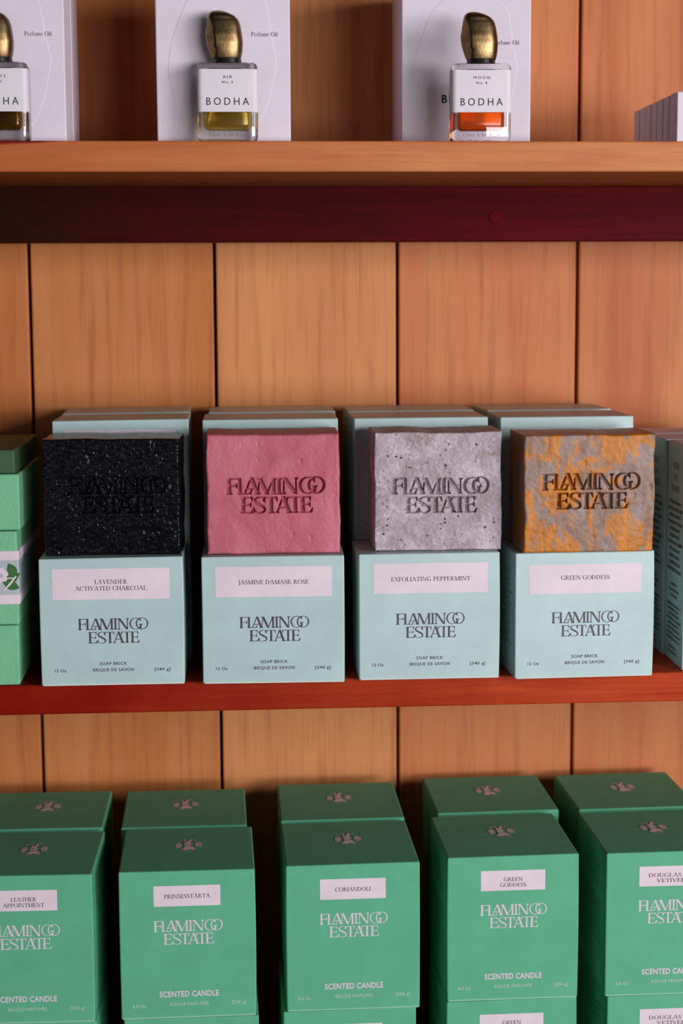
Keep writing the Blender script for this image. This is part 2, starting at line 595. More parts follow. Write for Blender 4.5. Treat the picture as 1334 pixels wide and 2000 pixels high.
def wood_shelf(name, stops, streak, streak_amt=.5, xgrad=None, patch=None, spec=.2):
    """boards with the grain along X; xgrad = (x0, x1, left colour, right colour) for a stain that changes along the board"""
    mt, nt, b = new_mat(name)
    v = coords(nt, (.06, 1, 1))
    g = noise(nt, v, 130, 5, .6, .6)
    base = ramp(nt, g, [(.35, lin(stops[0])), (.65, lin(stops[1]))])
    tc = nd(nt, 'ShaderNodeTexCoord')
    sp = nd(nt, 'ShaderNodeSeparateXYZ')
    nt.links.new(tc.outputs['Object'], sp.inputs[0])
    if xgrad:
        mr = nd(nt, 'ShaderNodeMapRange')
        mr.inputs[1].default_value, mr.inputs[2].default_value = xgrad[0], xgrad[1]
        nt.links.new(sp.outputs[0], mr.inputs[0])
        wob = noise(nt, coords(nt, (1, 1, .5)), 30, 3)
        ad = nd(nt, 'ShaderNodeMath', operation='MULTIPLY_ADD')
        nt.links.new(wob, ad.inputs[0]); ad.inputs[1].default_value = .5
        nt.links.new(mr.outputs[0], ad.inputs[2])
        sb = nd(nt, 'ShaderNodeMath', operation='SUBTRACT', use_clamp=True)
        nt.links.new(ad.outputs[0], sb.inputs[0]); sb.inputs[1].default_value = .25
        base = mix(nt, sb.outputs[0], mix(nt, .88, base, lin(xgrad[2])), base)
    fine = noise(nt, v, 420, 4, .6, .2)
    c = mix(nt, ramp(nt, fine, [(.52, (0, 0, 0)), (.75, (streak_amt,)*3)]), base, lin(streak))
    if patch:
        # a dark heartwood streak running in from the left end, tapering to the right
        px0, px1, z0, z1, colr = patch
        mx = nd(nt, 'ShaderNodeMapRange'); mx.inputs[1].default_value, mx.inputs[2].default_value = px0, px1
        mx.inputs[3].default_value, mx.inputs[4].default_value = z0, z1
        nt.links.new(sp.outputs[0], mx.inputs[0])
        wob = noise(nt, coords(nt, (1, 1, 1)), 14, 2)
        wa = nd(nt, 'ShaderNodeMath', operation='MULTIPLY_ADD'); wa.inputs[1].default_value = .004
        nt.links.new(wob, wa.inputs[0]); nt.links.new(mx.outputs[0], wa.inputs[2])
        gt = nd(nt, 'ShaderNodeMath', operation='SUBTRACT'); nt.links.new(sp.outputs[2], gt.inputs[0]); nt.links.new(wa.outputs[0], gt.inputs[1])
        ms = nd(nt, 'ShaderNodeMapRange'); ms.inputs[1].default_value, ms.inputs[2].default_value = 0.0, .0012
        nt.links.new(gt.outputs[0], ms.inputs[0])
        c = mix(nt, ms.outputs[0], c, lin(colr))
    nt.links.new(c, b.inputs['Base Color'])
    b.inputs['Roughness'].default_value = 0.5
    b.inputs['Specular IOR Level'].default_value = spec
    nt.links.new(bump(nt, fine, .2, .0003), b.inputs['Normal'])
    return mt

M_WALL = wood_wall()
M_BACK = plain('dark_backing_wood', (48, 20, 10), .9)
M_SHELF_UP = wood_shelf('light_shelf_wood', ((190, 112, 62), (208, 134, 82)), (170, 88, 48), .5,
                        xgrad=(-.15, .25, (176, 88, 40), None), patch=(-.135, -.02, .3235, .3305, (122, 26, 14)))
M_RAIL = wood_shelf('maroon_stained_wood', ((72, 0, 10), (86, 2, 12)), (48, 2, 6), .4, xgrad=(-.12, .25, (34, 16, 6), None), spec=.04)
M_PLUG = plain('maroon_plug_wood', (92, 10, 16), .6, 0, .03)
M_SHELF_MID = wood_shelf('red_stained_wood', ((172, 58, 26), (190, 74, 36)), (140, 30, 14), .55, xgrad=(-.06, .30, (118, 0, 2), None), spec=.06)
M_TEAL = paper('teal_card', (174, 201, 200), .42, spec=.5)
M_TEAL_EDGE = paper('teal_card_edge', (212, 220, 216), .7)
M_LABEL = paper('pink_label_paper', (226, 210, 220), .65)
M_INK = plain('grey_purple_ink', (70, 60, 74), .5)
M_LOGO_DARK = plain('dark_foil_ink', (74, 62, 74), .4)
M_GREEN = paper('green_card', (94, 176, 138), .6, .05, spec=.15)
M_GREEN_EDGE = paper('green_card_edge', (150, 204, 178), .6)
M_PINKFOIL = plain('pale_pink_foil', (224, 206, 218), .45)
M_PINKFOIL_SM = plain('pale_green_pink_print', (198, 214, 206), .5)
M_CREST = plain('crest_foil', (244, 222, 236), .4, 0, .7)
M_SIDE_PRINT = plain('muted_green_print', (110, 176, 146), .55)
M_WHITE = paper('white_textured_card', (222, 212, 224), .65, .03, .00012, .3, 1400)
M_GREYTEXT = plain('soft_grey_ink', (120, 108, 122), .6)
M_BLACK = plain('black_ink', (38, 32, 36), .5)
M_LEAF_GREEN = paper('leafy_green_card', (116, 186, 142), .6, .06, .00035, .3, 520, (1, 1, .35))
M_LEAF_DARK = paper('dark_leaf_ink', (56, 108, 54), .6)
M_BAND = paper('pale_grey_band_paper', (176, 186, 192), .6)
M_DEEP_GREEN = paper('deep_green_card', (60, 92, 60), .6, .06, .00035, .3, 520, (1, 1, .35))

def soap_charcoal():
    mt, nt, b = new_mat('charcoal_soap')
    v = coords(nt)
    f = noise(nt, v, 260, 5, .65)
    nt.links.new(ramp(nt, f, [(.4, (.002, .002, .003)), (.75, (.008, .008, .012))]), b.inputs['Base Color'])
    b.inputs['Roughness'].default_value = .22
    b.inputs['Specular IOR Level'].default_value = .24
    b.inputs['Specular Tint'].default_value = (.80, .82, 1, 1)
    tc = nd(nt, 'ShaderNodeTexCoord')
    mp = nd(nt, 'ShaderNodeMapping')
    mp.inputs['Rotation'].default_value = (0, R(-32), 0)
    mp.inputs['Scale'].default_value = (1.9, 1.0, .75)
    nt.links.new(tc.outputs['Object'], mp.inputs['Vector'])
    h = noise(nt, mp.outputs['Vector'], 860, 4, .6, .5)
    h = ramp(nt, h, [(.52, (0, 0, 0)), (.72, (1, 1, 1))])
    nt.links.new(bump(nt, h, .8, .0008), b.inputs['Normal'])
    return mt

def soap_pink():
    mt, nt, b = new_mat('rose_soap')
    v = coords(nt, (1, 1, .55))
    f = noise(nt, v, 45, 4, .55, .8)
    c = ramp(nt, f, [(.3, lin((176, 82, 94))), (.55, lin((192, 100, 114))), (.75, lin((206, 118, 136)))])
    fl = noise(nt, coords(nt), 1100, 2)
    c = mix(nt, ramp(nt, fl, [(.72, (0, 0, 0)), (.80, (.5, .5, .5))]), c, lin((232, 172, 184)))
    nt.links.new(c, b.inputs['Base Color'])
    b.inputs['Roughness'].default_value = .48
    b.inputs['Specular IOR Level'].default_value = .35
    nt.links.new(bump(nt, noise(nt, coords(nt), 420, 4, .6), .45, .0005), b.inputs['Normal'])
    return mt

def soap_grey():
    mt, nt, b = new_mat('speckled_grey_soap')
    v = coords(nt)
    f = noise(nt, v, 55, 5, .65, .6)
    c = ramp(nt, f, [(.32, lin((150, 128, 130))), (.5, lin((172, 156, 166))), (.68, lin((200, 184, 194)))])
    m2 = noise(nt, v, 330, 4, .7, .5)
    c = mix(nt, ramp(nt, m2, [(.56, (0, 0, 0)), (.70, (.7, .7, .7))]), c, lin((222, 208, 218)))
    vo = nd(nt, 'ShaderNodeTexVoronoi'); vo.inputs['Scale'].default_value = 360
    wv = nd(nt, 'ShaderNodeTexNoise'); wv.inputs['Scale'].default_value = 900; nt.links.new(v, wv.inputs['Vector'])
    wm = nd(nt, 'ShaderNodeVectorMath', operation='MULTIPLY_ADD')
    nt.links.new(wv.outputs['Color'], wm.inputs[0]); wm.inputs[1].default_value = (.0016, .0016, .0016); nt.links.new(v, wm.inputs[2])
    nt.links.new(wm.outputs[0], vo.inputs['Vector'])
    ln = nd(nt, 'ShaderNodeSeparateColor'); nt.links.new(vo.outputs['Color'], ln.inputs[0])
    pick = nd(nt, 'ShaderNodeMath', operation='GREATER_THAN'); nt.links.new(ln.outputs[0], pick.inputs[0]); pick.inputs[1].default_value = .76
    near = nd(nt, 'ShaderNodeMapRange'); near.inputs[1].default_value, near.inputs[2].default_value = .36, .20
    nt.links.new(vo.outputs['Distance'], near.inputs[0])
    clus = nd(nt, 'ShaderNodeMapRange'); clus.inputs[1].default_value, clus.inputs[2].default_value = .40, .52
    nt.links.new(noise(nt, v, 60, 2), clus.inputs[0])
    m1 = nd(nt, 'ShaderNodeMath', operation='MULTIPLY'); nt.links.new(pick.outputs[0], m1.inputs[0]); nt.links.new(near.outputs[0], m1.inputs[1])
    m3 = nd(nt, 'ShaderNodeMath', operation='MULTIPLY', use_clamp=True); nt.links.new(m1.outputs[0], m3.inputs[0]); nt.links.new(clus.outputs[0], m3.inputs[1])
    br = noise(nt, v, 95, 3, .6)
    c = mix(nt, ramp(nt, br, [(.60, (0, 0, 0)), (.74, (.45, .45, .45))]), c, lin((138, 104, 84)))
    c = mix(nt, m3.outputs[0], c, lin((44, 42, 58)))
    nt.links.new(c, b.inputs['Base Color'])
    b.inputs['Roughness'].default_value = .5
    nt.links.new(bump(nt, noise(nt, v, 520, 5, .65, .4), .7, .0007), b.inputs['Normal'])
    return mt

def soap_gold():
    mt, nt, b = new_mat('amber_marbled_soap')
    v = coords(nt, (1, 1, .55))
    f = noise(nt, v, 72, 6, .62, .9)
    dk = noise(nt, coords(nt, (1, 1, .4)), 150, 5, .6, .6)
    grey = ramp(nt, dk, [(.3, lin((124, 88, 60))), (.5, lin((144, 118, 104))), (.75, lin((154, 134, 132)))])
    am = ramp(nt, dk, [(.3, lin((160, 90, 12))), (.6, lin((202, 124, 6)))])
    fac = ramp(nt, f, [(.475, (0, 0, 0)), (.535, (.95, .95, .95))])
    c = mix(nt, fac, grey, am)
    nt.links.new(c, b.inputs['Base Color'])
    b.inputs['Roughness'].default_value = .38
    b.inputs['Specular IOR Level'].default_value = .22
    nt.links.new(bump(nt, noise(nt, coords(nt, (1, 1, .5)), 330, 4, .6, .5), .4, .0005), b.inputs['Normal'])
    return mt

def brass():
    mt, nt, b = new_mat('brushed_brass')
    v = coords(nt)
    f = noise(nt, v, 160, 4, .6)
    nt.links.new(ramp(nt, f, [(.3, lin((112, 90, 60))), (.7, lin((158, 132, 94)))]), b.inputs['Base Color'])
    b.inputs['Metallic'].default_value = 1
    b.inputs['Roughness'].default_value = .36
    nt.links.new(bump(nt, noise(nt, coords(nt, (1, 1, .3)), 900, 3), .35, .0002), b.inputs['Normal'])
    return mt

def glass(name, col, ior=1.5, rough=.0):
    mt, nt, b = new_mat(name)
    b.inputs['Base Color'].default_value = col
    b.inputs['Transmission Weight'].default_value = 1
    b.inputs['IOR'].default_value = ior
    b.inputs['Roughness'].default_value = rough
    return mt

M_BRASS = brass()
M_GLASS = glass('clear_glass', (.985, .98, .98, 1), 1.48, .03)
M_COLLAR = plain('black_collar', (26, 22, 20), .3, 0, .5)

# ------------------------------------------------------------------ setting
WALL_X0, WALL_X1 = -0.9, 1.0
PITCH, SEAM = 0.1336, 0.0334
bm = bmesh.new()
lay = None
plank_vals = {-1: .04, 0: .18, 1: .5, 2: .78, 3: .98}     # plank to the right of seam s0, s1 ...
planks = []
k0 = int(math.floor((WALL_X0-SEAM)/PITCH))
k1 = int(math.ceil((WALL_X1-SEAM)/PITCH))
pv = []
for k in range(k0, k1):
    x = SEAM+k*PITCH
    n0 = len(bm.faces)
    bm_box(bm, x+.0011, x+PITCH-.0011, 0.0, .018, -.75, .85, .0012, 2)
    bm.faces.ensure_lookup_table()
    val = {-2: .08, -1: .26, 0: .52, 1: .76, 2: .98}.get(k, random.random())
    pv += [val]*(len(bm.faces)-n0)
bmesh.ops.recalc_face_normals(bm, faces=bm.faces[:])
n0 = len(bm.faces)
me = bpy.data.meshes.new('wall_back')
bm.to_mesh(me); bm.free()
at = me.attributes.new('plank', 'FLOAT', 'FACE')
at.data.foreach_set('value', pv[:len(me.polygons)])
o = link('wall_back', me, M_WALL)
o['kind'] = 'structure'
o = link('trim_1', box_mesh('trim_1', WALL_X0, WALL_X1, .0125, .03, -.76, .86), M_BACK)
o['kind'] = 'structure'

DS, ZT, TTH, MTH = 0.208, 0.33093, 0.01833, 0.01871
SX0, SX1 = -0.75, 0.85
s_up = thing('wall_shelf', 'upper light wooden shelf board carrying the perfume bottles', 'shelf', (0, 0, 0))
link('shelf_board', box_mesh('shelf_board', SX0, SX1, -DS, -.0006, ZT-TTH, ZT, .0011, 2), M_SHELF_UP, s_up)
rl = link('support_rail', box_mesh('support_rail', SX0, SX1, -.080, -.060, .2755, ZT-TTH, .0006, 1), M_RAIL, s_up)
rl['label'] = 'dark maroon rail under the board'
bm = bmesh.new()
bmesh.ops.create_cone(bm, cap_ends=True, segments=28, radius1=.0042, radius2=.0040, depth=.0012,
                      matrix=Matrix.Translation((.2263, -.0804, .2918)) @ Matrix.Rotation(R(90), 4, 'X'))
link('screw_plug', mesh_from_bm(bm, 'screw_plug'), M_PLUG, rl)
s_mid = tag(link('wall_shelf', box_mesh('wall_shelf', SX0, SX1, -DS, -.0006, -MTH, 0, .0011, 2), M_SHELF_MID),
            'middle red stained wooden shelf board carrying soaps on teal cartons', 'shelf')
CTOP, CH = -0.12013, 0.09703
ZL = CTOP-2*CH-.0002
o = link('trim_2', box_mesh('trim_2', SX0, SX1, -.24, -.0006, ZL-.0187, ZL, .0011, 2), M_SHELF_MID)
o['kind'] = 'structure'

# ------------------------------------------------------------------ soap cartons
SW, SHH, SD = 0.088, 0.07978, 0.0605
SOAP = [   # label lines, label text width, number of lines
    (('LAVENDER', 'ACTIVATED CHARCOAL'), .0437, 2),
    (('JASMINE DAMASK ROSE',), .0433, 1),
    (('EXFOLIATING PEPPERMINT',), .0496, 1),
    (('GREEN GODDESS',), .0310, 1)]
LAB_U = [(-.0361, .0358, .0538, .0730), (-.0355, .0364, .0543, .0732), (-.0349, .0366, .0546, .0734), (-.0353, .0359, .0535, .0719)]
SCN = ['black', 'pink', 'speckled grey', 'amber marbled']
G_SOAPBOX = 'pale teal soap cartons'

def logo_mesh(name, cx, base, cap, eps=.00012):
    return print_mesh(name, LOGO_INK, cx, base, cap, cap, eps)

def soap_carton(i, loc, rz, label):
    root = thing('soap_carton', label, 'box', loc, rz, G_SOAPBOX)
    link('carton_body', carton_mesh('carton_body', SW, SD, SHH-.0002, .0007, 11+i, .0009, .0005), M_TEAL, root)
    f_ = link('bottom_flap', box_mesh('bottom_flap', -SW/2+.0008, SW/2-.0006, -.0005, SD-.002, 0, .0011, .0003, 1), M_TEAL_EDGE, root)
    u0, u1, v0, v1 = LAB_U[i]
    lab = link('label_panel', print_mesh('label_panel', [rect(u0, u1, v0, v1)], 0, 0, 1, 1, .00010), M_LABEL, root)
    lines, wd, n = SOAP[i]
    mid = (u0+u1)/2
    base = .0635-.0013 if n == 1 else .0594
    link('label_lettering', print_mesh('label_lettering', serif_at(lines, mid, base, wd, .0027, 1.5), 0, 0, 1, 1, .00022), M_INK, lab)
    link('logo_lettering', logo_mesh('logo_lettering', .0006, .0348, .00700), M_LOGO_DARK, root)
    cap = sans_at('SOAP BRICK', .0003, .0126, .0168, .0019, 1.15, .012)+sans_at('BRIQUE DE SAVON', .0003, .0087, .0250, .0019, 1.15, .012) \
        + sans_at('12 Oz', -.0322, .0086, .0071, .0018, 1.1, .012)+sans_at('[340 g]', .0305, .0086, .0095, .0018, 1.1, .012)
    link('caption_lettering', print_mesh('caption_lettering', cap, 0, 0, 1), M_INK, root)
    rnd = random.Random(50+i)
    side = dash_lines(rnd, -.050, -.010, .066, 14, .0036, .0016)
    sd = link('side_lettering', print_mesh('side_lettering', side, 0, 0, 1, 1, SW/2+.00105, 'left'), M_SIDE_PRINT, root)
    return root

A = [(-.0309, -.21093, -.005), (.06842, -.21422, -.024), (.16575, -.21181, -.002), (.26281, -.21588, .0299)]
B = [(-.0277, -.14131, 0), (.06936, -.1476, -.0131), (.16807, -.14607, .0007), (.26365, -.1500, -.0071)]
Cc = [(-.0284, -.0660, .0157), (.07247, -.0715, .001), (.16905, -.0735, -.011), (.2660, -.0765, .0287)]
for i in range(4):
    a = soap_carton(i, (A[i][0], A[i][1], 0), A[i][2], f'pale teal soap carton at the shelf edge directly under the {SCN[i]} soap')
    for row, z, txt in ((B, 0, 'lower pale teal carton in the second row behind the carton under the {} soap'),
                        (B, SHH, 'upper pale teal carton standing directly behind the {} soap brick'),
                        (Cc, 0, 'lower pale teal carton against the plank wall, in line with the {} soap'),
                        (Cc, SHH, 'upper pale teal carton against the plank wall, in line with the {} soap')):
        x, y, r = row[i]
        dup(a, txt.format(SCN[i]), (x, y, z), r)

# ------------------------------------------------------------------ soap bricks
def point_in_polys(P, polys):
    inside = np.zeros(len(P), bool)
    for pl in polys:
        q = np.array(pl)
        lo, hi = q.min(0), q.max(0)
        sel = np.where((P[:, 0] >= lo[0]) & (P[:, 0] <= hi[0]) & (P[:, 1] >= lo[1]) & (P[:, 1] <= hi[1]))[0]
        if len(sel) == 0:
            continue
        x, y = P[sel, 0], P[sel, 1]
        ins = np.zeros(len(sel), bool)
        n = len(q)
        for a in range(n):
            x0, y0 = q[a]; x1, y1 = q[(a+1) % n]
            c = ((y0 > y) != (y1 > y))
            with np.errstate(divide='ignore', invalid='ignore'):
                xi = (x1-x0)*(y-y0)/(y1-y0+1e-15)+x0
            ins ^= c & (x < xi)
        inside[sel] |= ins
    return inside

def blur(a, r):
    for ax in (0, 1):
        c = np.cumsum(np.concatenate([np.zeros_like(a.take([0], ax)), a], ax), ax)
        n = a.shape[ax]
        i0 = np.clip(np.arange(n)-r, 0, n); i1 = np.clip(np.arange(n)+r+1, 0, n)
        a = (c.take(i1, ax)-c.take(i0, ax))/(i1-i0).reshape([-1, 1] if ax == 0 else [1, -1])
    return a

RAS = 0.011      # raster step in cap heights
gx = np.arange(-3.3, 3.3, RAS); gy = np.arange(-1.45, 1.3, RAS)
GX, GY = np.meshgrid(gx, gy, indexing='ij')
MASK = point_in_polys(np.stack([GX.ravel(), GY.ravel()], 1), LOGO).reshape(GX.shape).astype(float)
SOFT = blur(blur(MASK, 1), 1)
WIDE = blur(blur(MASK, 9), 9)

def sample(img, u, v):
    fx = (u-gx[0])/RAS; fy = (v-gy[0])/RAS
    ok = (fx >= 0) & (fx < len(gx)-1) & (fy >= 0) & (fy < len(gy)-1)
    fx = np.clip(fx, 0, len(gx)-1.001); fy = np.clip(fy, 0, len(gy)-1.001)
    ix, iy = fx.astype(int), fy.astype(int)
    a, b_ = fx-ix, fy-iy
    r = img[ix, iy]*(1-a)*(1-b_)+img[ix+1, iy]*a*(1-b_)+img[ix, iy+1]*(1-a)*b_+img[ix+1, iy+1]*a*b_
    return np.where(ok, r, 0)

def lines_(lo, hi, d0, d1, coarse, fine_):
    L = [lo]
    while L[-1] < hi-coarse*.5:
        L.append(L[-1]+(fine_ if d0 <= L[-1] <= d1 else coarse))
    L[-1] = hi
    return np.array(L)

def soap_brick(name, wd, hg, dp, cap, cx, base, depth, mat, seed, rough, fine_rough, edge, pits=0, nscale=1.0):
    """a cut brick: dense front with the wordmark pressed in, uneven faces, worn edges"""
    xs = lines_(-wd/2, wd/2, cx-3.2*cap, cx+3.2*cap, .00045, .00019)
    zs = lines_(0, hg, base-1.35*cap, base+1.15*cap, .00045, .00019)
    nx, nz = len(xs), len(zs)
    X, Z = np.meshgrid(xs, zs, indexing='ij')
    X, Z = X.ravel(), Z.ravel()
    Y = np.zeros_like(X)
    # worn rounded edges
    er = edge*(1+.6*fbm(np.stack([X, Y, Z], 1)*90, 3, seed+3))
    dist = np.minimum(np.minimum(wd/2-X, wd/2+X), np.minimum(hg-Z, Z))
    tt = np.clip(1-dist/np.maximum(er, 1e-5), 0, 1)
    Y = Y+er*(1-np.sqrt(np.clip(1-tt*tt, 0, 1)))
    press = sample(SOFT, (X-cx)/cap, (Z-base)/cap)
    rim = sample(WIDE, (X-cx)/cap, (Z-base)/cap)
    p3 = np.stack([X, np.zeros_like(X), Z], 1)
    und = rough*fbm(p3*np.array([60, 60, 40])*nscale, 4, seed)+fine_rough*fbm(p3*520*nscale, 3, seed+9)
    Y = Y+und*(1-.6*press)+depth*press+.07*depth*np.clip(rim, 0, .5)*(1-press)
    if pits:
        rnd = np.random.RandomState(seed)
        for _ in range(pits):
            px_, pz_ = rnd.uniform(-wd/2, wd/2), rnd.uniform(0, hg)
            rr = rnd.uniform(.0004, .0012)
            d2 = ((X-px_)/rr)**2+((Z-pz_)/(rr*rnd.uniform(.8, 2)))**2
            Y = Y+rnd.uniform(-.15, 1)*.0005*np.exp(-d2)
    # uneven silhouette of the front
    sx = .00045*fbm(np.stack([np.sign(X)*3, np.zeros_like(X), Z*55], 1), 3, seed+5)
    sz = .0004*fbm(np.stack([X*55, np.zeros_like(X), np.sign(Z-hg/2)*3], 1), 3, seed+6)
    V = [np.stack([X+sx*np.abs(X)/(wd/2), Y, Z+np.where(Z > hg*.5, sz*(Z/hg), 0)], 1)]
    idx = np.arange(nx*nz).reshape(nx, nz)
    a, b_, c, d = idx[:-1, :-1], idx[1:, :-1], idx[1:, 1:], idx[:-1, 1:]
    F = np.stack([a, b_, c, d], -1).reshape(-1, 4).tolist()
    loop = list(idx[:, 0])+list(idx[-1, 1:])+list(idx[-2::-1, -1])+list(idx[0, -2:0:-1])
    loop = np.array(loop)
    L0 = V[0][loop]
    n = len(loop)
    prev = loop
    cen = np.array([0, hg/2])
    layers = 24
    for k in range(1, layers+1):
        y = dp*(k/layers)
        P = L0.copy()
        P[:, 1] = np.maximum(L0[:, 1], .0)*(1-k/layers)+y
        q = P*np.array([70, 55, 70])*nscale
        dsp = rough*.8*fbm(q, 3, seed+20)+fine_rough*fbm(P*420*nscale, 2, seed+21)
        nrm = np.zeros((n, 2))
        nrm[:, 0] = np.where(np.abs(L0[:, 0]) > wd/2*.985, np.sign(L0[:, 0]), 0)
        nrm[:, 1] = np.where(L0[:, 2] > hg*.985, 1, 0)
        ramp_ = min(1, k/3)
        P[:, 0] += nrm[:, 0]*dsp*ramp_
        P[:, 2] += nrm[:, 1]*dsp*ramp_
        P[:, 2] = np.maximum(P[:, 2], 0)
        if k == layers:
            P[:, 0] *= .985; P[:, 2] = np.where(P[:, 2] > hg/2, P[:, 2]-.001, P[:, 2])
        st_ = sum(len(v) for v in V)
        V.append(P)
        cur = np.arange(st_, st_+n)
        F += [[int(prev[i]), int(cur[i]), int(cur[(i+1) % n]), int(prev[(i+1) % n])] for i in range(n)]
        prev = cur
    F.append([int(i) for i in prev])
    V = np.concatenate(V, 0)
    me = bpy.data.meshes.new(name)
    me.from_pydata(V.tolist(), [], F)
    bm_ = bmesh.new(); bm_.from_mesh(me)
    bmesh.ops.recalc_face_normals(bm_, faces=bm_.faces[:])
    bm_.to_mesh(me); bm_.free()
    me.polygons.foreach_set('use_smooth', [True]*len(me.polygons))
    me.update()
    return me

ZS = SHH+.0002
soap_specs = [
    ('soap_brick', .0835, .0722, .050, .0099, .0030, .0384, .0030, soap_charcoal(), 1, .00038, .00014, .0011, 120, 1.0, (-.0300, -.2030), -.035,
     'rough black soap brick with pressed lettering, leftmost of the four soaps'),
    ('soap_brick', .0824, .0744, .052, .0099, .0014, .0375, .0036, soap_pink(), 2, .00030, .00004, .0016, 40, .7, (.0693, -.2075), -.014,
     'smooth rose pink soap brick on the second teal carton from the left'),
    ('soap_brick', .0795, .0740, .052, .0099, .0014, .0357, .0034, soap_grey(), 3, .00032, .00014, .0010, 130, 1.0, (.1722, -.2030), -.012,
     'lavender grey soap brick with dark specks between the pink and amber soaps'),
    ('soap_brick', .0815, .0728, .052, .0099, .0012, .0390, .0036, soap_gold(), 4, .00028, .00006, .0009, 25, .8, (.2640, -.2200), .012,
     'amber and grey marbled soap brick, rightmost of the four soaps'),
]
for nm, wd, hg, dp, cap, cx, base, dep, mat, seed, rg, fr, ed, pits, ns, (x, y), rz, lab in soap_specs:
    o = link(nm, soap_brick(nm, wd, hg, dp, cap, cx, base, dep, mat, seed, rg, fr, ed, pits, ns), mat, None, (x, y, ZS), rz)
    tag(o, lab, 'soap', 'pressed soap bricks on teal cartons')

# ------------------------------------------------------------------ candle cartons
CW, CD = 0.08563, 0.08735
CANDLE = [(('LEATHER', 'APPOINTMENT'), .0258), (('PRINSESSTÅRTA',), .0290), (('CORIANDOLI',), .0228), (('GREEN', 'GODDESS'), .0172), (('DOUGLAS FIR', 'VETIVER'), .0300)]
G_CANDLE = 'green candle cartons'

def crest_polys():
    rnd = random.Random(3)
    S = lambda x, y: ((x-660)/1020.0, (452-y)/435.0)
    P = []
    def poly(*pts): P.append([S(*p) for p in pts])
    def blob(cx, cy, rx, ry, seed):
        r_ = random.Random(seed)
        for ringk, n, r0, r1 in ((0, 13, .40, 1.0), (1, 8, .05, .62)):
            for i in range(n):
                a = 2*math.pi*(i+.5*ringk)/n
                da = math.pi/n*.92
                k0, k1 = r0*r_.uniform(.9, 1.1), r1*r_.uniform(.82, 1.0)
                P.append([S(cx+rx*k*math.cos(b), cy+ry*k*math.sin(b)) for k, b in ((k0, a-da*.6), ((k0+k1)/2, a-da), (k1, a), ((k0+k1)/2, a+da), (k0, a+da*.6))])
    blob(318, 440, 135, 112, 1)
    blob(1010, 420, 150, 112, 2)
    for k in range(5):
        y = 425+k*24
        poly((250, y), (170+8*k, y-8), (250, y+12))
        poly((1110, y-10), (1175-6*k, y-4), (1110, y+6))
    poly((600, 395), (465, 235), (520, 250), (585, 320), (600, 345), (640, 300), (720, 235), (760, 260), (800, 285), (730, 330), (690, 352), (770, 372), (845, 405), (760, 408), (680, 400))
    poly((500, 352), (600, 345), (690, 352), (700, 385), (520, 385))
    poly((515, 410), (745, 410), (735, 448), (760, 470), (545, 470), (530, 448))
    poly((540, 490), (800, 480), (850, 515), (925, 545), (900, 560), (905, 598), (780, 582), (640, 588), (560, 615), (500, 590), (400, 575), (480, 545))
    for x, y in ((330, 285), (415, 278), (570, 242), (735, 238), (820, 246), (900, 264)):
        poly((x-28, y-12), (x+14, y-14), (x+30, y+12), (x-10, y+14))
    for x, y in ((470, 634), (568, 655), (652, 645), (755, 648), (832, 630), (912, 618)):
        poly((x-26, y-14), (x+8, y-12), (x+30, y+14), (x-6, y+14))
    return P
CREST = crest_polys()

def candle_carton(i, loc, rz, label):
    root = thing('candle_carton', label, 'box', loc, rz, G_CANDLE)
    link('carton_body', carton_mesh('carton_body', CW, CD, CH-.0003, .0009, 31+i, .0008, .0), M_GREEN, root)
    link('bottom_flap', box_mesh('bottom_flap', -CW/2+.0006, CW/2-.0004, -.0003, CD-.002, 0, .0009, .0003, 1), M_GREEN_EDGE, root)
    lab = link('label_panel', print_mesh('label_panel', [rect(-.0211, .0209, .0738, .0872)], 0, 0, 1, 1, .00010), M_LABEL, root)
    lines, wd = CANDLE[i]
    base = .0790 if len(lines) == 1 else .0763
    link('label_lettering', print_mesh('label_lettering', serif_at(lines, 0, base, wd, .0027 if len(lines) == 1 else .0026, 1.42), 0, 0, 1, 1, .00022), M_INK, lab)
    link('logo_lettering', logo_mesh('logo_lettering', .0003, .0573, .0071), M_PINKFOIL, root)
    link('title_lettering', print_mesh('title_lettering', sans_at('SCENTED CANDLE', .0003, .0142, .0376, .0037, 1.05, .028), 0, 0, 1), M_PINKFOIL, root)
    cap = sans_at('BOUGIE PARFUMÉE', .0003, .0082, .0243, .0021, 1.1, .004)+sans_at('8.0 Oz', -.0315, .0075, .0082, .0020, 1.1, .004)+sans_at('[226 g]', .0318, .0084, .0090, .0020, 1.1, .004)
    link('caption_lettering', print_mesh('caption_lettering', cap, 0, 0, 1), M_PINKFOIL_SM, root)
    link('crest_print', print_mesh('crest_print', CREST, .0002, .0487, .0190, .0258, CH, 'top'), M_CREST, root)
    rnd = random.Random(80+i)
    side = dash_lines(rnd, -.070, -.016, .080, 4, .0040, .0020)+dash_lines(rnd, -.074, -.012, .056, 8, .0040, .0018)
    link('side_lettering', print_mesh('side_lettering', side, 0, 0, 1, 1, CW/2+.00095, 'left'), M_SIDE_PRINT, root)
    return root

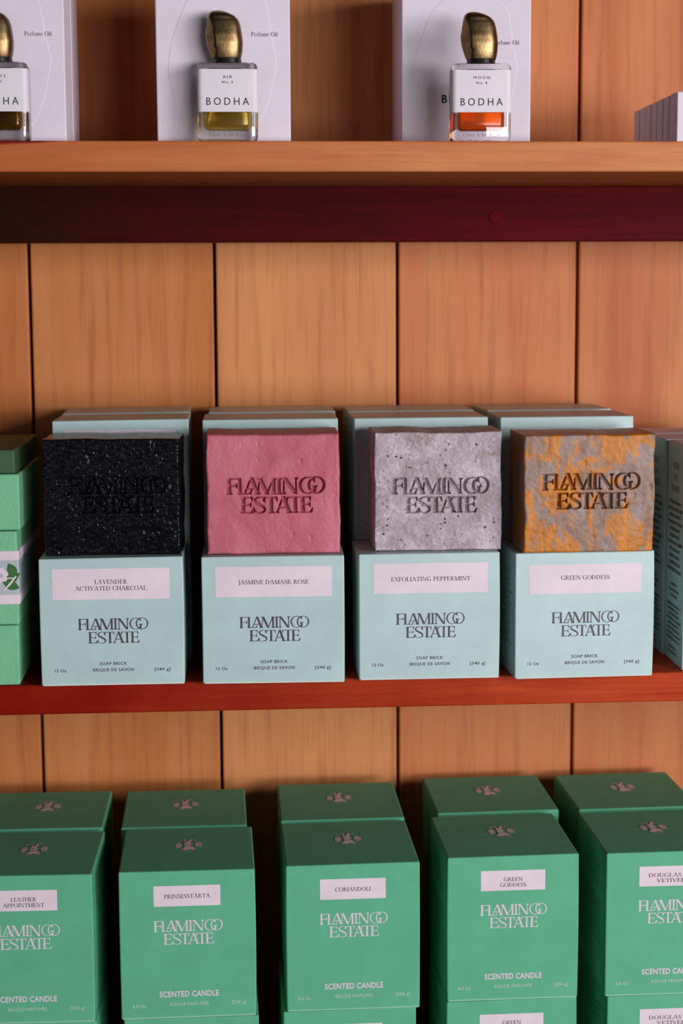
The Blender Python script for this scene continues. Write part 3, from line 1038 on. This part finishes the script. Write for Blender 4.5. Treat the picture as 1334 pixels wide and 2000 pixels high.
D = [(-.08985, -.21199, -.020), (.01225, -.2113, .0095), (.11754, -.20725, .0058), (.2219, -.19974, .007), (.32559, -.19966, .0019)]
E_ = [(-.0902, -.11775, -.0051), (.00816, -.1208, .0091), (.11729, -.1133, -.0027), (.22727, -.1047, .0056), (.32726, -.1042, .0113)]
D2 = [(-.0890, -.2110, -.012), (.0137, -.2110, .0095), (.1152, -.2068, .0058), (.2216, -.1996, .007), (.3275, -.1994, .0019)]
POSN = ['leftmost front stack', 'second front stack from the left', 'third, middle front stack', 'fourth front stack from the left', 'rightmost front stack']
POSB = ['leftmost', 'second from left', 'middle', 'fourth from left', 'rightmost']
for i in range(5):
    z = CTOP-CH
    a = candle_carton(i, (D[i][0], D[i][1], z), D[i][2], f'green candle carton on top of the {POSN[i]}')
    dup(a, f'green candle carton at the bottom of the {POSN[i]}', (D2[i][0], D2[i][1], z-CH), D2[i][2])
    x, y, r = E_[i]
    dup(a, f'{POSB[i]} green candle carton on top of the back row', (x, y, z), r)
    dup(a, f'{POSB[i]} green candle carton at the bottom of the back row', (x, y, z-CH), r)

# ------------------------------------------------------------------ patterned green boxes at the left
def gift_box(name, w_, d_, z0, z1, xr, yf, mat, label, band=False):
    root = thing(name, label, 'box', (xr-w_/2, yf, z0), 0, 'green boxes stacked at the left')
    h_ = z1-z0
    link('box_body', carton_mesh('box_body', w_, d_, h_-.0003, .0010, int(z1*1e4), .0002, .0002), mat, root)
    if band:
        b0, b1 = band
        e = .0007
        bd = link('paper_band', box_mesh('paper_band', -w_/2-e, w_/2+e, -e, d_+e, b0-z0, b1-z0, .0008, 2), M_BAND, root)
        for nm, s0, s1 in (('border_strip', b0-z0, b0-z0+.0063), ('border_strip', b1-z0-.0062, b1-z0)):
            bm_ = bmesh.new()
            bm_box(bm_, -w_/2-e-.0002, w_/2+e+.0002, -e-.0002, d_+e, s0, s1, .0007, 2)
            link(nm, mesh_from_bm(bm_, nm), M_LABEL, bd)
        rnd = random.Random(5)
        gr, fl = [], []
        mid = (b0+b1)/2-z0
        for k in range(9):
            cx = w_/2-.006-k*.0098
            for j in range(3):
                a = rnd.uniform(-.6, .6)+(0 if j % 2 else 2.6)
                L = rnd.uniform(.008, .012)
                c0 = (cx+rnd.uniform(-.003, .003), mid+(-.0046+.0046*j))
                ps = []
                for q in range(13):
                    u = q/12
                    ps.append((L*(u-.5), .0030*math.sin(math.pi*u)))
                ps += [(x_, -y_) for x_, y_ in ps[-2:0:-1]]
                gr.append([(c0[0]+x_*math.cos(a)-y_*math.sin(a), c0[1]+x_*math.sin(a)+y_*math.cos(a)) for x_, y_ in ps])
            fc = (cx-.0045, mid+rnd.uniform(-.003, .004))
            for q in range(6):
                a = q*math.pi/3+.3
                fl.append([(fc[0]+.0030*math.cos(a)+.0019*math.cos(b), fc[1]+.0030*math.sin(a)+.0019*math.sin(b)) for b in [2*math.pi*s/10 for s in range(10)]])
            fl += stroke([(cx+.005, mid+.001), (cx+.001, mid-.004), (cx-.003, mid-.0078)], [.0008, .0012, .0006], 5)
            fl += [rect(cx-.0005, cx+.0042, mid-.0006, mid+.0001)]
        link('leaf_print', print_mesh('leaf_print', gr, 0, 0, 1, 1, e+.0002), M_LEAF_DARK, bd)
        link('flower_print', print_mesh('flower_print', fl, 0, 0, 1, 1, e+.0004), M_LABEL, bd)
    return root

gift_box('gift_box', .10, .115, 0, .0378, -.0887, -.206, M_LEAF_GREEN, 'plain leafy green box at the bottom of the left stack on the middle shelf')
gift_box('gift_box', .10, .115, .0380, .0966, -.0881, -.206, M_LEAF_GREEN, 'green box wrapped in a flowered paper band in the left stack', band=(.0508, .0843))
gift_box('gift_box', .10, .117, .0968, .1315, -.0859, -.206, M_LEAF_GREEN, 'plain green box above the flowered band box in the left stack')
gift_box('gift_box', .10, .124, .1317, .1462, -.0880, -.206, M_DEEP_GREEN, 'flat dark green box on the very top of the left stack')

# ------------------------------------------------------------------ tall teal cartons at the right
def tall_carton(x, y, label, rz=0.0):
    w_, d_, h_ = .070, .047, .1440
    root = thing('tall_carton', label, 'box', (x+w_/2, y, 0), rz, 'tall teal cartons at the right')
    link('carton_body', carton_mesh('carton_body', w_, d_, h_-.0012, .0007, 7, .0006, .0012), M_TEAL, root)
    link('lid_panel', box_mesh('lid_panel', -w_/2+.0004, w_/2-.0004, -.0002, d_-.0004, h_-.0014, h_, .0005, 2), M_LABEL, root)
    rnd = random.Random(9)
    P = serif_at(('PLEASURE', 'FROM', 'THE GARDEN'), -.0235, .112, .021, .0042, 1.75)
    P += dash_lines(rnd, -.043, -.004, .104, 11, .0044, .0021)
    P += dash_lines(rnd, -.036, -.011, .0505, 3, .0037, .0018)+dash_lines(rnd, -.042, -.005, .0370, 8, .0032, .0017)+dash_lines(rnd, -.040, -.010, .0090, 2, .0032, .0017)
    link('side_lettering', print_mesh('side_lettering', P, 0, 0, 1, 1, w_/2+.0007, 'left'), M_BLACK, root)
    return root
tc_ = tall_carton(.3290, -.2032, 'tall teal carton with side print at the right edge, nearest the shelf edge', -.03)
dup(tc_, 'tall teal carton second from the shelf edge at the right', (.3290+.035, -.1525, 0), .0)
dup(tc_, 'tall teal carton nearest the wall at the right, behind the others', (.3285+.035, -.1020, 0), .0)

# ------------------------------------------------------------------ perfume cartons
PW, PD, PH = .0820, .0440, .1180
OUT = [(360, 19.0, 414.5), (0, 14.1, 402.4), (0, 10.2, 390.2), (0, 8.4, 378.0), (0, 9.5, 367.3), (0, 13.3, 353.5), (0, 17.8, 344.3), (0, 25.6, 340.3), (0, 36, 338.8), (0, 50, 338.5),
       (0, 58, 340), (0, 64.3, 344.4), (0, 69.8, 356.7), (0, 73.7, 372.1), (0, 75.1, 382.8), (0, 74.2, 387.4), (0, 71.8, 399.6), (0, 68.9, 416.4), (0, 62, 424), (0, 48, 428.5), (0, 32, 426), (0, 23, 420)]
OUTL = [((x-42.3)/1000, (z-330.9)/1000) for _, x, z in OUT]

def perfume_carton(loc, rz, label):
    root = thing('perfume_carton', label, 'box', loc, rz, 'white perfume cartons')
    link('carton_body', carton_mesh('carton_body', PW, PD, PH, .0009, 5, .0002, .0003), M_WHITE, root)
    # blind embossed pebble: a very low raised plateau with a rounded rim
    n = 96
    pts = [np.array(p) for p in OUTL]
    N = len(pts)
    loop = []
    for i in range(N):
        p0, p1, p2, p3 = (pts[(i+k) % N] for k in (-1, 0, 1, 2))
        for k in range(6):
            u = k/6
            loop.append(0.5*((2*p1)+(-p0+p2)*u+(2*p0-5*p1+4*p2-p3)*u*u+(-p0+3*p1-3*p2+p3)*u**3))
    cen = np.mean(loop, 0)
    bm_ = bmesh.new()
    rings = []
    for sc_, y in ((1.0, -.00002), (.993, -.00012), (.985, -.00018), (.970, -.00020)):
        rings.append([bm_.verts.new((cen[0]+(p[0]-cen[0])*sc_, y, cen[1]+(p[1]-cen[1])*sc_)) for p in loop])
    for a, b in zip(rings[:-1], rings[1:]):
        for i in range(len(a)):
            j = (i+1) % len(a)
            bm_.faces.new((a[i], a[j], b[j], b[i]))
    bm_.faces.new(rings[-1])
    me_ = mesh_from_bm(bm_, 'embossed_pebble', False)
    for p in me_.polygons:
        p.use_smooth = len(p.vertices) == 4
    link('embossed_pebble', me_, M_WHITE, root)
    link('type_lettering', print_mesh('type_lettering', serif_at(('Perfume Oil',), .0254, .0652, .0163, .0026), 0, 0, 1, 1, .0005), M_GREYTEXT, root)
    link('name_lettering', print_mesh('name_lettering', sans_at('BODHA', -.0003, .0292, .0305, .0050, 1.5, .02), 0, 0, 1, 1, .0005), M_BLACK, root)
    pl, y0, y1 = sans_polys('COME BACK TO YOURSELF', 1.35, .01)
    # runs up the left side
    P = [[(-.0215-y*.0030, .0455+x*.052) for x, y in q] for q in pl]
    link('side_lettering', print_mesh('side_lettering', P, 0, 0, 1, 1, PW/2+.0006, 'left'), M_GREYTEXT, root)
    return root

zp = ZT+.0001
pc = perfume_carton((.04225, -.180, zp), 0, 'white perfume carton behind the pale yellow bottle')
dup(pc, 'white perfume carton right behind the one with the yellow bottle', (.0424, -.1345, zp), .01)
rz3 = -.060
def at_right(k):
    c, s = math.cos(rz3), math.sin(rz3)
    d = .0452*k
    return (.1963-s*d-.0004*k, -.150+c*d, zp)
dup(pc, 'white perfume carton behind the amber orange bottle, front of its row', at_right(0), rz3)
dup(pc, 'second white perfume carton in the row behind the amber orange bottle', at_right(1), rz3)
dup(pc, 'rearmost white perfume carton in the row behind the orange bottle', at_right(2), rz3+.01)
dup(pc, 'white perfume carton behind the dark gold bottle at the left edge', (-.0542-.041, -.178, zp), 0)
dup(pc, 'rear white perfume carton in the left row, behind the front one', (-.0540-.041, -.1325, zp), 0)

# ------------------------------------------------------------------ perfume bottles
BW, BH, BD = .0363, .0468, .0200
def rounded_box(bm_, w_, d_, z0, z1, r, seg=4, flip=False):
    vs = bm_box(bm_, -w_/2, w_/2, 0, d_, z0, z1, r, seg)

def cap_mesh():
    k = .0000462
    lf = [(745, 240), (700, 220), (650, 200), (540, 165), (430, 150), (330, 165), (240, 178), (180, 190), (150, 203), (128, 228), (114, 268)]
    rg = [(745, 605), (700, 622), (640, 634), (520, 643), (420, 632), (310, 615), (240, 592), (185, 545), (150, 480), (128, 420), (114, 372)]
    lf = sorted(lf); rg = sorted(rg)
    ys = sorted({114, 116, 120, 128, 138, 150, 165, 180, 200, 220, 245, 270}|set(range(300, 740, 22))|{735, 742, 745})
    bm_ = bmesh.new()
    n = 48
    rings = []
    for y in ys:
        l = np.interp(y, [a for a, b in lf], [b for a, b in lf]); r = np.interp(y, [a for a, b in rg], [b for a, b in rg])
        z = (745-y)*k
        cx = ((l+r)/2-433)*k
        hw = (r-l)/2*k
        hd = hw*.74 if y > 200 else min(hw*.80, .0085)
        if y > 738: hw -= .0006; hd -= .0006
        row = []
        for i in range(n):
            a = 2*math.pi*i/n
            e = 2/2.7
            px_ = hw*math.copysign(abs(math.cos(a))**e, math.cos(a)); py_ = hd*math.copysign(abs(math.sin(a))**e, math.sin(a))
            # a ground-off facet on the front left
            dn = (-.80*px_-.60*py_)
            lim = .0092 if y < 600 else .0086
            if dn > lim:
                px_ += .80*(dn-lim); py_ += .60*(dn-lim)
            row.append(bm_.verts.new((cx+px_, BD/2+py_, z)))
        rings.append(row)
    for a, b in zip(rings[:-1], rings[1:]):
        for i in range(n):
            j = (i+1) % n
            bm_.faces.new((a[i], a[j], b[j], b[i]))
    bm_.faces.new(rings[0]); bm_.faces.new(rings[-1])
    return mesh_from_bm(bm_, 'cap', True)

def glass_mesh():
    bm_ = bmesh.new()
    bm_box(bm_, -BW/2, BW/2, 0, BD, 0, BH, .0032, 5)
    # neck
    bmesh.ops.create_cone(bm_, cap_ends=True, segments=32, radius1=.0070, radius2=.0070, depth=.0016, matrix=Matrix.Translation((0, BD/2, BH+.0004)))
    bmesh.ops.recalc_face_normals(bm_, faces=bm_.faces[:])
    n0 = set(bm_.faces)
    bm_box(bm_, -BW/2+.0042, BW/2-.0042, .0026, BD-.0026, .0072, BH-.0035, .0030, 5)
    new = [f for f in bm_.faces if f not in n0]
    bmesh.ops.recalc_face_normals(bm_, faces=new)
    bmesh.ops.reverse_faces(bm_, faces=new)
    me_ = bpy.data.meshes.new('glass_body')
    bm_.to_mesh(me_); bm_.free()
    for p in me_.polygons: p.use_smooth = True
    return me_

def liquid_mesh(level):
    bm_ = bmesh.new()
    e = .00008
    bm_box(bm_, -BW/2+.0042-e, BW/2-.0042+e, .0026-e, BD-.0026+e, .0072-e, level, .0030, 5)
    me_ = mesh_from_bm(bm_, 'liquid')
    for p in me_.polygons: p.use_smooth = True
    return me_

def wrap_label():
    """paper label round the front, turning onto both sides"""
    z0, z1 = .0174, .0425
    r, e = .0032, .00012
    path = [(-BW/2-e, .0105)]
    for k in range(9):
        a = math.pi+math.pi/2*k/8
        path.append((-BW/2+r+(r+e)*math.cos(a), r+(r+e)*math.sin(a)))
    for k in range(9):
        a = 1.5*math.pi+math.pi/2*k/8
        path.append((BW/2-r+(r+e)*math.cos(a), r+(r+e)*math.sin(a)))
    path.append((BW/2+e, .0105))
    bm_ = bmesh.new()
    lo = [bm_.verts.new((x, y, z0)) for x, y in path]
    hi = [bm_.verts.new((x, y, z1)) for x, y in path]
    for i in range(len(path)-1):
        bm_.faces.new((lo[i], lo[i+1], hi[i+1], hi[i]))
    me_ = bpy.data.meshes.new('paper_label')
    bm_.to_mesh(me_); bm_.free()
    for p in me_.polygons: p.use_smooth = True
    return me_

M_BOTLABEL = paper('white_label_paper', (224, 218, 226), .6, .02)
CAP, GLS, WRP = cap_mesh(), glass_mesh(), wrap_label()
bm = bmesh.new()
bmesh.ops.create_cone(bm, cap_ends=True, segments=36, radius1=.0088, radius2=.0086, depth=.0026, matrix=Matrix.Translation((0, BD/2, .0013)))
COLLAR = mesh_from_bm(bm, 'collar')
for mm, mt in ((CAP, M_BRASS), (GLS, M_GLASS), (WRP, M_BOTLABEL), (COLLAR, M_COLLAR)):
    mm.materials.append(mt)

def bottle(loc, rz, liq, level, name_, no, name_w, label, cap_dx=0.0):
    root = thing('perfume_bottle', label, 'bottle', loc, rz, 'perfume bottles on the upper shelf')
    link('glass_body', GLS, None, root)
    mt = glass('perfume_'+liq[0], liq[1], 1.40, .14)
    link('liquid', liquid_mesh(level), mt, root)
    lb = link('paper_label', WRP, None, root)
    P = sans_at('BODHA', 0, .0214, .0256, .0043, 1.5, .0)+sans_at(name_, 0, .0371, name_w, .00165, 1.5, .004)+sans_at('No.'+no, 0, .0341, .0064, .00150, 1.5, .004)
    link('label_lettering', print_mesh('label_lettering', P, 0, 0, 1, 1, .00026), M_BLACK, lb)
    link('base_lettering', print_mesh('base_lettering', sans_at('15ml 0.50 fl.oz', 0, .0030, .0220, .0019, 1.1, .0), 0, 0, 1, 1, .00015), M_GREYTEXT, root)
    link('collar', COLLAR, None, root, (cap_dx*.5, 0, BH))
    link('cap', CAP, None, root, (cap_dx, 0, BH+.0020))
    return root

yb = -.2035
bottle((.0446, yb, ZT+.0001), 0, ('pale_yellow', lin((248, 216, 92))), .0200, 'AIR', '3', .0055, 'perfume bottle of pale yellow oil with brass cap, in the centre of the upper shelf')
bottle((.1983, yb, ZT+.0001), -.03, ('amber_orange', lin((226, 92, 8))), .0200, 'MOON', '4', .0098, 'perfume bottle of amber orange oil with brass cap, rightmost of the three', .0012)
bottle((-.0925, yb, ZT+.0001), .0, ('dark_gold', lin((164, 112, 8))), .0200, 'ROOTS', '2', .0110, 'perfume bottle of dark gold oil cut by the left picture edge')

# ------------------------------------------------------------------ little white sample boxes
ob = None
ORD = ['nearest the shelf edge', 'second from the shelf edge', 'third from the shelf edge', 'in the middle', 'third from the wall end', 'second from the wall end', 'at the wall end']
yq = -.2045
for k in range(7):
    dp = .0185 if k == 0 else .0132
    lab = f'little white sample box {ORD[k]} of the row at the right'
    if k < 2:
        ob = thing('sample_box', lab, 'box', (.3186+.02, yq, zp), -.01 if k else 0, 'little white sample boxes in a row')
        link('box_body', box_mesh('box_body', -.02, .02, 0, dp, 0, .0296, .0005, 2), M_WHITE, ob)
        link('lid_flap', box_mesh('lid_flap', -.0198, .0198, dp*.12, dp*.95, .0290, .0301, .0003, 1), M_WHITE, ob)
    else:
        ob = dup(ob, lab, (.3186+.02+.0002*(k % 2), yq, zp), random.uniform(-.012, .012))
    yq += dp+.0022

print('objects', len(bpy.data.objects))
